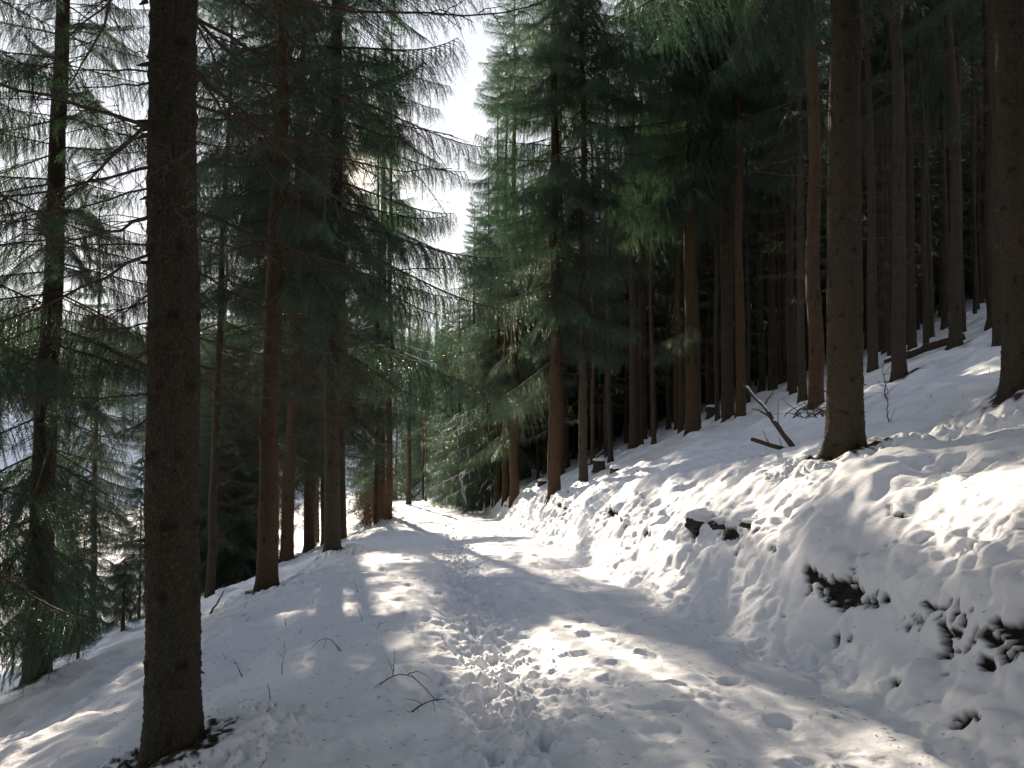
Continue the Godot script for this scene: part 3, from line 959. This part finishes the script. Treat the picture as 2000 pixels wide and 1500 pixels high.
	while tries < 26000:
		tries += 1
		var d := rng.randf_range(-20.0, 57.0)
		var x := rng.randf_range(-32.0, 72.0)
		var u := x - path_x(d)
		if d < -10.0:
			if absf(u) > 20.0 or not free_spot(x, d, 4.2):
				continue
			spots.append([x, d, 1])
		elif u > 0.0:
			if u < (4.6 if d > 46.0 else 10.5 + 4.0 * sin(d * 0.3)) or x > 0.75 * d + 14.0:
				continue
			if d < 16.0 and x > -2.0 and x < 0.70 * d and d > 1.0:
				continue
			if d < 3.0 and u < 5.0:
				continue
			if d > 8.0 and d < 34.0 and u < (9.0 if d > 25.0 else 13.0):
				continue
			if not free_spot(x, d, 1.8 if d > 20.0 and x < 0.72 * d else 3.8):
				continue
			spots.append([x, d, 1])
		else:
			if u > -3.6 or u < (-15.0 if d > 20.0 else -13.0) or d < -8.0 or d > 55.0:
				continue
			if d > 3.0 and d < 26.0 and u > -7.0:
				continue
			if d < 12.0 and d > 2.0 and x > -0.72 * d - 1.0:
				continue
			if not free_spot(x, d, 3.4 if u > -8.0 or d > 40.0 else 3.9):
				continue
			spots.append([x, d, -1])
		placed.append(Vector3(x, d, 1))
	placed.resize(placed.size() - spots.size())
	var barks := ["bark", "bark_grey", "bark_red", "bark"]
	for q in spots:
		var deep: float = q[1]
		var r := RandomNumberGenerator.new()
		r.seed = int(q[0] * 517.0 + deep * 71.0)
		if q[2] > 0:
			var low := r.randf_range(10.5, 13.0)
			if deep > 42.0 or deep < -10.0 or q[0] - path_x(deep) > 30.0:
				low = r.randf_range(2.5, 7.0)
			spruce(q[0], deep, {"dia": r.randf_range(0.15, 0.34), "tall": r.randf_range(19, 24), "low": low, "high": low + 1.0, "reach": 2.4, "gap": 0.65, "per": 4, "dead": 4.0 if deep < 50.0 else 1.5, "dead_from": 2.0, "dead_to": low + 1.5, "dead_len": 1.3, "far": true, "stubs": 12 if deep < 40.0 else 0, "bark": barks[r.randi() % 4], "label": "slim dark spruce deep in the shaded stand on the right-hand slope", "group": "trees of the shaded right-hand stand"})
		else:
			spruce(q[0], deep, {"dia": r.randf_range(0.24, 0.42), "tall": r.randf_range(18, 23) if deep < 34.0 else r.randf_range(25, 30), "low": r.randf_range(2.0, 5.0), "high": r.randf_range(4.5, 7.5), "reach": r.randf_range(2.6, 3.4), "gap": 0.55, "per": 5, "dead": 8.0, "dead_from": 0.8, "dead_to": 6.5, "dead_len": 2.0, "far": deep > 40.0, "bark": barks[r.randi() % 4], "lit": Vector2(-0.9, -0.3), "stubs": 8, "label": "spruce with drooping boughs in the belt below the left edge of the track", "group": "trees of the belt left of the track"})
	print("trees ", placed.size())

func distant_spruce(seed_: int) -> ArrayMesh:
	rng.seed = seed_
	var g := Geo.new()
	var w := Geo.new()
	w.col = Color(0.08, 0.06, 0.045)
	w.tube(PackedVector3Array([Vector3(0, -0.5, 0), Vector3(0, 8, 0), Vector3(0, 19, 0)]), PackedFloat32Array([0.2, 0.14, 0.02]), 6)
	var h := 1.2
	while h < 19.0:
		for b in 5:
			var az := rng.randf() * TAU
			var l := 3.0 * pow(1.0 - h / 19.6, 0.7) * rng.randf_range(0.7, 1.15)
			var dir := Vector3(cos(az), rng.randf_range(-0.35, 0.1), sin(az))
			var sh := rng.randf_range(0.7, 1.3)
			g.col = Color(0.042 * sh, 0.070 * sh, 0.042 * sh)
			var a := Vector3(0, h, 0)
			var m := a + dir * l * 0.55
			needles_along(g, a + dir * l * 0.1, m, 0.16, 0.45)
			needles_along(g, m, a + dir * l + Vector3(0, -0.12 * l, 0), 0.16, 0.38)
		h += 0.34
	var mesh := ArrayMesh.new()
	w.surface(mesh, M.twig)
	g.surface(mesh, M.needle)
	return mesh

func hill_height(x: float, d: float) -> float:
	var s := smoothstep(120.0, 330.0, d - 0.25 * x)
	return -26.0 + 46.0 * s + 3.0 * sin(x * 0.017) + 2.0 * sin(d * 0.03 + x * 0.02)

func make_far() -> void:
	# the shoulder across the valley
	var p := PackedVector3Array()
	var nu := 60
	var nv := 40
	for j in nv:
		for i in nu:
			var x := -420.0 + i * 11.0
			var d := 110.0 + j * 9.0
			p.append(Vector3(x, hill_height(x, d), -d))
	var hill := part("far_hillside", grid_mesh(p, nu, nv, false, PackedColorArray(), true), M.cap, self)
	hill.set_meta("kind", "structure")
	var shapes: Array[ArrayMesh] = []
	for i in 3:
		shapes.append(distant_spruce(500 + i))
	rng.seed = 88
	var lots: Array[Array] = [[], [], []]
	for i in 4200:
		var x := rng.randf_range(-400.0, 200.0)
		var d := rng.randf_range(150.0, 450.0)
		if rng.randf() > smoothstep(150.0, 260.0, d) + 0.06:
			continue
		var s := rng.randf_range(0.7, 1.2)
		lots[i % 3].append(Transform3D(Basis(Vector3.UP, rng.randf() * TAU).scaled(Vector3(s, s, s)), Vector3(x, hill_height(x, d) - 0.2, -d)))
	for i in 3:
		scatter("far_forest", shapes[i], lots[i], "dense dark spruce forest on the far hillside across the valley", "forest")
	lots = [[], [], []]
	for i in 3400:
		var d := rng.randf_range(56.0, 165.0)
		var x := rng.randf_range(-20.0, 125.0)
		var u := x - path_x(d)
		if u < 5.0 or x > 0.8 * d + 8.0 or not free_spot(x, d, 1.5):
			continue
		var s := rng.randf_range(0.8, 1.2)
		lots[i % 3].append(Transform3D(Basis(Vector3.UP, rng.randf() * TAU).scaled(Vector3(s, s, s)), at_ground(x, d, 0.3)))
	for i in 3:
		scatter("forest_depths", shapes[i], lots[i], "unlit depths of the spruce forest behind all the right-hand trunks", "forest")

func scatter(called: String, mesh: Mesh, at: Array, label: String, category: String) -> void:
	many(numbered(called), mesh, at, self)
	var o := get_child(get_child_count() - 1)
	tag(o, label, category)

func stick(g: Geo, a: Vector3, b: Vector3, r0: float, r1: float, arch: float, wob: float, sides := 6, rings := 9) -> PackedVector3Array:
	var pts := PackedVector3Array()
	var rad := PackedFloat32Array()
	for i in rings:
		var t := i / float(rings - 1)
		pts.append(a.lerp(b, t) + Vector3(rng.randf_range(-wob, wob), arch * sin(PI * t) + rng.randf_range(-wob, wob), rng.randf_range(-wob, wob)))
		rad.append(lerpf(r0, r1, t) * rng.randf_range(0.92, 1.08))
	g.tube(pts, rad, sides)
	return pts

func single(called: String, g: Geo, m: Material, label: String, category: String, at: Vector3, group := "") -> MeshInstance3D:
	var mesh := ArrayMesh.new()
	g.surface(mesh, m)
	var o := part(numbered(called), mesh, null, self)
	o.position = at
	tag(o, label, category, group)
	return o

func snow_on(t: Node3D, pts: PackedVector3Array, up: float, r: float) -> void:
	var g := Geo.new()
	var q := PackedVector3Array()
	var rad := PackedFloat32Array()
	for i in range(1, pts.size() * 3 - 4):
		var f := i / 3.0
		var k := mini(int(f), pts.size() - 2)
		q.append(pts[k].lerp(pts[k + 1], f - k) + Vector3(0, up, 0))
		rad.append(r * rng.randf_range(0.35, 1.1))
	rad[0] = 0.003
	rad[rad.size() - 1] = 0.003
	g.tube(q, rad, 6, 0.6)
	var mesh := ArrayMesh.new()
	g.surface(mesh, M.cap)
	part("snow_cap", mesh, null, t)

func blob(seed_: int, sx: float, sy: float, sz: float, rough: float, nu := 20, nv := 12) -> ArrayMesh:
	var f := FastNoiseLite.new()
	f.seed = seed_
	f.frequency = 1.1
	f.fractal_octaves = 3
	var p := PackedVector3Array()
	for j in nv:
		var b := PI * j / (nv - 1)
		for i in nu:
			var a := TAU * i / nu
			var d := Vector3(sin(b) * cos(a), -cos(b), sin(b) * sin(a))
			p.append(d * (1.0 + rough * f.get_noise_3dv(d * 1.3)) * Vector3(sx, sy, sz))
	return grid_mesh(p, nu, nv, true)

func stump(x: float, d: float, r: float, h: float, label: String) -> void:
	var t := thing("tree_stump", label, "stump", at_ground(x, d, 0.08))
	var p := PackedVector3Array()
	for j in 7:
		var y := (h + 0.08) * j / 6.0
		for i in 18:
			var a := TAU * i / 18
			var rr := r * (1.0 + 0.45 * exp(-y / 0.10) + 0.10 * sin(a * 4.0 + x) + 0.05 * sin(a * 9.0))
			p.append(Vector3(cos(a) * rr, y, sin(a) * rr))
	part("stump_wood", grid_mesh(p, 18, 7, true), M.bark, t)
	var cap := part("snow_cap", blob(int(x * 50.0), r * 1.06, 0.09, r * 1.06, 0.25), M.cap, t)
	cap.position.y = h + 0.10

func make_small_things() -> void:
	rng.seed = 909
	# fallen wood on the right-hand slope
	var g := Geo.new()
	g.col = Color(0.075, 0.055, 0.042)
	var t := thing("fallen_branch", "crooked snow-dusted branch leaning up from the snow left of the big right-hand spruce", "branch", at_ground(5.30, 14.1))
	var pts := stick(g, Vector3(0.1, -0.08, 0.0), Vector3(-0.62, 1.22, -0.9), 0.055, 0.022, 0.06, 0.022, 7, 11)
	stick(g, pts[4], pts[4] + Vector3(-0.45, 0.22, 0.1), 0.026, 0.008, 0.05, 0.012)
	stick(g, pts[6], pts[6] + Vector3(0.30, 0.36, -0.1), 0.018, 0.005, 0.02, 0.012)
	stick(g, pts[8], pts[8] + Vector3(-0.3, 0.30, 0.2), 0.016, 0.005, 0.02, 0.012)
	stick(g, pts[3], pts[3] + Vector3(-0.05, 0.5, 0.2), 0.012, 0.003, 0.0, 0.012)
	var mesh := ArrayMesh.new()
	g.surface(mesh, M.twig)
	part("wood", mesh, null, t)
	snow_on(t, pts, 0.035, 0.03)
	g = Geo.new()
	g.col = Color(0.06, 0.045, 0.035)
	t = thing("fallen_branch", "dark broken stick jutting from the snow in front of the crooked branch", "branch", at_ground(5.05, 13.3))
	pts = stick(g, Vector3(0.1, -0.05, 0.1), Vector3(-0.75, 0.22, 0.0), 0.042, 0.036, 0.0, 0.008, 8)
	stick(g, pts[5], pts[5] + Vector3(-0.12, 0.26, 0.0), 0.012, 0.004, 0.0, 0.006)
	stick(g, pts[3], pts[3] + Vector3(-0.06, 0.20, 0.0), 0.010, 0.003, 0.0, 0.006)
	mesh = ArrayMesh.new()
	g.surface(mesh, M.twig)
	part("wood", mesh, null, t)
	snow_on(t, pts, 0.04, 0.018)
	t = thing("fallen_log", "long fallen log lying across the slope behind the sturdy trunk", "log", at_ground(12.2, 23.6))
	g = Geo.new()
	g.col = Color(0.06, 0.045, 0.035)
	pts = stick(g, Vector3(-0.35, 0.06, 0.2), at_ground(13.5, 22.0) - at_ground(12.2, 23.6) + Vector3(0, 0.16, 0), 0.13, 0.10, 0.05, 0.01, 10)
	stick(g, pts[1], pts[1] + Vector3(-0.1, -0.3, 0.2), 0.05, 0.03, 0.0, 0.01)
	mesh = ArrayMesh.new()
	g.surface(mesh, M.twig)
	part("wood", mesh, null, t)
	snow_on(t, pts, 0.09, 0.08)
	t = thing("leaning_pole", "thin fallen pole propped against the slender grey trunk", "pole", at_ground(3.9, 36.8))
	g = Geo.new()
	g.col = Color(0.07, 0.052, 0.04)
	pts = stick(g, Vector3(-0.3, 0, 0.2), at_ground(4.9, 38.6) - at_ground(3.9, 36.8) + Vector3(0, 0.55, 0), 0.07, 0.05, 0.0, 0.01, 7)
	mesh = ArrayMesh.new()
	g.surface(mesh, M.twig)
	part("wood", mesh, null, t)
	snow_on(t, pts, 0.05, 0.03)
	stump(3.69, 31.4, 0.26, 0.42, "small snow-capped stump beside the straight mid-brown trunk")
	stump(3.44, 24.8, 0.16, 0.24, "low cut stump at the brow of the bank below the stout dark trunk")
	stump(10.19, 37.6, 0.30, 0.55, "snow-capped stump right of the stout flared trunk")
	stump(1.51, 37.0, 0.20, 0.30, "little stump in the snow left of the thick brown spruce on the bank lip")
	# rocks in the lip of the bank
	var rocks := [[2.92, 11.75, 0.17, 0.14, 0.16, "rounded dark rock with a snow cap sticking out of the bank lip"], [3.05, 10.75, 0.20, 0.07, 0.12, "flat dark rock lying below the rounded rock in the bank"], [3.17, 9.9, 0.15, 0.055, 0.10, "small flat stone under the snow edge right of the flat rock"]]
	for q in rocks:
		t = thing("rock", q[5], "rock", at_ground(q[0], q[1], -q[3] * 0.35), rng.randf() * 0.6)
		part("stone", blob(int(q[1] * 31.0), q[2], q[3], q[4], 0.55, 26, 16), M.rock, t)
		var cap := part("snow_cap", blob(int(q[1] * 17.0), q[2] * 1.2, q[3] * 0.75, q[4] * 1.25, 0.5, 26, 14), M.cap, t)
		cap.position = Vector3(0.06, q[3] * 0.72, 0.0)
	# twigs on and in the snow
	g = Geo.new()
	g.col = Color(0.055, 0.04, 0.032)
	pts = stick(g, Vector3(-0.16, -0.02, 0.32), Vector3(0.42, 0.0, 0.5), 0.0048, 0.003, 0.20, 0.008, 5, 12)
	stick(g, pts[4], pts[4] + Vector3(0.0, 0.20, -0.05), 0.004, 0.0015, 0.0, 0.008, 4)
	stick(g, pts[4] + Vector3(0, 0.03, 0), pts[4] + Vector3(-0.05, 0.15, 0), 0.003, 0.001, 0.0, 0.006, 4)
	stick(g, pts[3], pts[3] + Vector3(-0.16, -0.10, 0.06), 0.003, 0.001, 0.01, 0.006, 4)
	stick(g, pts[6], pts[6] + Vector3(0.22, -0.02, 0.1), 0.004, 0.001, 0.05, 0.006, 4)
	stick(g, pts[8], pts[8] + Vector3(-0.10, 0.09, 0.0), 0.003, 0.001, 0.01, 0.006, 4)
	single("bare_twig", g, M.twig, "arched bare twig with side shoots lying on the snow left of the footprints", "twig", at_ground(-1.0, 6.4))
	g = Geo.new()
	g.col = Color(0.05, 0.036, 0.03)
	pts = stick(g, Vector3(-0.12, 0.01, 0.09), Vector3(0.13, 0.05, -0.05), 0.006, 0.003, 0.03, 0.006, 5)
	stick(g, pts[3], pts[3] + Vector3(-0.15, 0.03, -0.02), 0.003, 0.001, 0.01, 0.005, 4)
	stick(g, pts[5], pts[5] + Vector3(0.02, -0.06, 0.08), 0.003, 0.001, 0.01, 0.005, 4)
	single("bare_twig", g, M.twig, "short broken twig just below the arched bare twig", "twig", at_ground(-0.62, 5.5, -0.01))
	g = Geo.new()
	g.col = Color(0.055, 0.04, 0.032)
	pts = stick(g, Vector3(0.06, -0.03, 0.0), Vector3(-0.26, 0.04, 0.05), 0.005, 0.002, 0.13, 0.006, 5)
	stick(g, pts[2], pts[2] + Vector3(0.06, -0.14, 0.05), 0.004, 0.002, 0.03, 0.006, 4)
	stick(g, pts[4], pts[4] + Vector3(-0.03, -0.13, 0.04), 0.003, 0.001, 0.02, 0.005, 4)
	single("bare_twig", g, M.twig, "small forked twig bent over on the left shoulder of the track", "twig", at_ground(-1.75, 7.5))
	g = Geo.new()
	g.col = Color(0.045, 0.034, 0.028)
	stick(g, Vector3(0, -0.05, 0), Vector3(-0.24, 0.62, 0.1), 0.03, 0.014, 0.0, 0.012, 6)
	stick(g, Vector3(0, -0.02, 0), Vector3(0.36, 0.52, -0.1), 0.028, 0.012, -0.06, 0.012, 6)
	stick(g, Vector3(0.1, 0.03, 0), Vector3(-0.28, 0.0, 0.1), 0.022, 0.010, 0.02, 0.012, 6)
	single("forked_branch", g, M.twig, "dark V-shaped branch stuck in the snow right of the thick dark trunk", "branch", at_ground(-6.2, 15.0))
	for q in [[-1.74, 5.1], [-2.48, 12.0], [-1.81, 9.1], [-1.55, 8.6], [1.15, 8.1], [-2.45, 8.6], [-2.43, 8.0], [-3.21, 8.4], [-1.43, 4.2], [-2.9, 9.6], [-3.8, 10.5], [-2.1, 6.8], [-2.6, 7.2], [-3.6, 9.3], [-4.4, 12.0], [-1.9, 5.9], [-3.0, 11.2], [-4.9, 13.6], [-5.6, 12.4], [7.39, 12.3], [7.0, 11.5], [7.1, 12.6], [6.3, 12.3], [6.6, 13.4], [8.4, 13.0]]:
		g = Geo.new()
		g.col = Color(0.06, 0.044, 0.034)
		var tip := Vector3(rng.randf_range(-0.12, 0.12), rng.randf_range(0.06, 0.22), rng.randf_range(-0.1, 0.1))
		pts = stick(g, Vector3(0, -0.03, 0), tip, rng.randf_range(0.003, 0.006), 0.0015, 0.02, 0.006, 4, 6)
		if rng.randf() < 0.5:
			stick(g, pts[3], pts[3] + Vector3(rng.randf_range(-0.1, 0.1), 0.05, rng.randf_range(-0.08, 0.08)), 0.0025, 0.001, 0.0, 0.004, 4, 5)
		single("snow_twig", g, M.twig, "thin dark twig poking up out of the snow", "twig", at_ground(q[0], q[1]), "thin twigs poking out of the snow")
	for q in [[6.31, 12.4, 0.55, "thin upright sapling stem in the snow right of the big spruce"], [7.0, 13.8, 0.9, "taller bare sapling stem behind the thin upright one"], [-8.9, 15.3, 2.6, "bare crooked sapling beside the leaning far left spruce"]]:
		g = Geo.new()
		g.col = Color(0.06, 0.045, 0.034)
		var hh: float = q[2]
		pts = stick(g, Vector3(0, -0.1, 0), Vector3(rng.randf_range(-0.1, 0.1) * hh, hh, 0.0), 0.006 + hh * 0.012, 0.003, 0.0, 0.02, 5, 12)
		for k in int(4 + hh * 5):
			var o := pts[rng.randi_range(4, 10)]
			stick(g, o, o + Vector3(rng.randf_range(-0.3, 0.3), rng.randf_range(0.05, 0.3), rng.randf_range(-0.3, 0.3)) * (0.4 + hh * 0.5), 0.004 + hh * 0.002, 0.0015, 0.0, 0.01, 4, 6)
		single("sapling", g, M.twig, q[3], "sapling", at_ground(q[0], q[1]))
	# brush heaps among the right-hand trunks
	for q in [[5.6, 41.5, "low heap of dead brush behind the row of slope trunks"], [13.0, 56.0, "dark brush heap far back between the grey trunks"], [7.1, 16.8, "tangle of thin dead brush behind the crooked fallen branch"]]:
		g = Geo.new()
		for k in 60:
			var tone := rng.randf_range(0.7, 1.3)
			g.col = Color(0.07 * tone, 0.052 * tone, 0.04 * tone)
			var o := Vector3(rng.randf_range(-0.9, 0.9), 0.0, rng.randf_range(-0.5, 0.5))
			stick(g, o, o + Vector3(rng.randf_range(-0.7, 0.7), rng.randf_range(0.05, 0.5), rng.randf_range(-0.4, 0.4)), 0.012, 0.003, 0.06, 0.03, 4, 6)
		single("brush_heap", g, M.twig, q[2], "brush", at_ground(q[0], q[1]))
	# young beeches that keep their withered leaves
	for q in [[-7.2, 38.0, 2.0], [-7.1, 41.0, 2.3], [-8.2, 44.0, 2.2], [-9.0, 49.0, 2.8], [-10.4, 54.0, 3.4], [-9.6, 56.5, 2.6], [-11.3, 60.0, 3.2], [-12.0, 68.0, 3.0], [-6.4, 72.0, 2.0], [-7.7, 41.0, 1.6]]:
		var tb := thing("beech_sapling", "young beech with withered rust-brown leaves beyond the left track edge, " + nth("beech"), "sapling", at_ground(q[0], q[1], 0.1), rng.randf() * TAU, "withered young beeches at the bend")
		g = Geo.new()
		var lf := Geo.new()
		var hh: float = q[2]
		for m in 6:
			g.col = Color(0.11, 0.075, 0.055)
			var o := Vector3(rng.randf_range(-0.5, 0.5), 0, rng.randf_range(-0.5, 0.5))
			pts = stick(g, o, o * 1.6 + Vector3(rng.randf_range(-0.3, 0.3), hh * rng.randf_range(0.6, 1.0), rng.randf_range(-0.3, 0.3)), 0.018, 0.004, 0.0, 0.03, 5, 10)
			for k in 16:
				var b := pts[rng.randi_range(2, 9)]
				var e := b + Vector3(rng.randf_range(-0.6, 0.6), rng.randf_range(0.0, 0.5), rng.randf_range(-0.6, 0.6))
				var tw := stick(g, b, e, 0.006, 0.002, 0.0, 0.015, 3, 5)
				for n in 7:
					if rng.randf() < 0.45:
						continue
					var c := tw[rng.randi_range(1, 4)] + Vector3(rng.randf_range(-0.08, 0.08), rng.randf_range(-0.08, 0.08), rng.randf_range(-0.08, 0.08))
					var v1 := Vector3(rng.randf_range(-1, 1), rng.randf_range(-0.8, 0.3), rng.randf_range(-1, 1)).normalized() * 0.055
					var v2 := v1.cross(Vector3(rng.randf_range(-1, 1), 1, rng.randf_range(-1, 1))).normalized() * 0.026
					var tone := rng.randf_range(0.6, 1.3)
					lf.col = Color(0.30 * tone, 0.105 * tone, 0.045 * tone)
					lf.tri(c, c + v1 * 0.5 + v2, c + v1)
					lf.tri(c, c + v1, c + v1 * 0.5 - v2)
		mesh = ArrayMesh.new()
		g.surface(mesh, M.twig)
		part("stems", mesh, null, tb)
		mesh = ArrayMesh.new()
		lf.surface(mesh, M.leaf)
		part("leaves", mesh, null, tb, "stuff")
	# crumbs of trodden snow, needle litter, moss in the bare earth
	var at := []
	for i in 1300:
		var d := 2.6 + 22.0 * pow(rng.randf(), 1.6)
		var u := 0.22 + rng.randfn(0.0, 0.26)
		if rng.randf() < 0.25:
			u = rng.randf_range(2.5, 3.3)
		var s := 0.006 + 0.016 * pow(rng.randf(), 3.0)
		at.append(Transform3D(Basis(Vector3(rng.randf(), 1, rng.randf()).normalized(), rng.randf() * TAU).scaled(Vector3(s, s * rng.randf_range(0.5, 0.9), s * rng.randf_range(0.7, 1.2))), on_snow(path_x(d) + u, d, s * 0.2)))
	scatter("snow_crumbs", crumb, at, "loose crumbs of snow kicked up along the trodden trail", "snow")
	at = []
	for i in 3600:
		var d := 3.0 + 16.0 * pow(rng.randf(), 1.3)
		var u := rng.randf_range(-6.0, 8.0)
		var s := rng.randf_range(0.4, 1.2)
		at.append(Transform3D(Basis.from_euler(Vector3(rng.randf_range(-0.3, 0.3), rng.randf() * TAU, rng.randf_range(-0.3, 0.3))).scaled(Vector3(s, s, s)), on_snow(path_x(d) + u, d, 0.002)))
	var lit := Geo.new()
	lit.col = Color(0.06, 0.045, 0.03)
	lit.tube(PackedVector3Array([Vector3(-0.02, 0, 0), Vector3(0.0, 0.004, 0.003), Vector3(0.025, 0.0, 0)]), PackedFloat32Array([0.0014, 0.0018, 0.001]), 4)
	var lm := ArrayMesh.new()
	lit.surface(lm, M.twig)
	scatter("fallen_needles", lm, at, "tiny twigs and needles fallen on the snow", "litter")
	at = []
	for s in BARE:
		for k in int(60.0 * s[2] * s[3] / 0.06):
			var d: float = s[0] + rng.randfn(0.0, 0.45) * s[2]
			var u: float = s[1] + rng.randfn(0.0, 0.45) * s[3]
			var pos := on_snow(path_x(d) + u, d, 0.0)
			if not on_bare:
				continue
			var z := rng.randf_range(0.6, 1.4)
			at.append(Transform3D(Basis.from_euler(Vector3(rng.randf_range(-0.5, 0.5), rng.randf() * TAU, rng.randf_range(0.0, 0.9))).scaled(Vector3(z, z, z)), pos))
	var mg := Geo.new()
	for k in 16:
		var tone := rng.randf_range(0.6, 1.4)
		mg.col = Color(0.045 * tone, 0.048 * tone, 0.018 * tone) if rng.randf() < 0.6 else Color(0.07 * tone, 0.05 * tone, 0.028 * tone)
		var o := Vector3(rng.randf_range(-0.02, 0.02), 0, rng.randf_range(-0.02, 0.02))
		var e := Vector3(rng.randf_range(-0.05, 0.05), rng.randf_range(0.004, 0.028), rng.randf_range(-0.04, 0.04))
		var w := Vector3(rng.randf_range(-1, 1), 0, rng.randf_range(-1, 1)).normalized() * 0.003
		mg.tri(o - w, o + w, o + e)
	var mm := ArrayMesh.new()
	mg.surface(mm, M.leaf)
	scatter("moss", mm, at, "moss and withered grass showing in the bare earth of the bank", "moss")
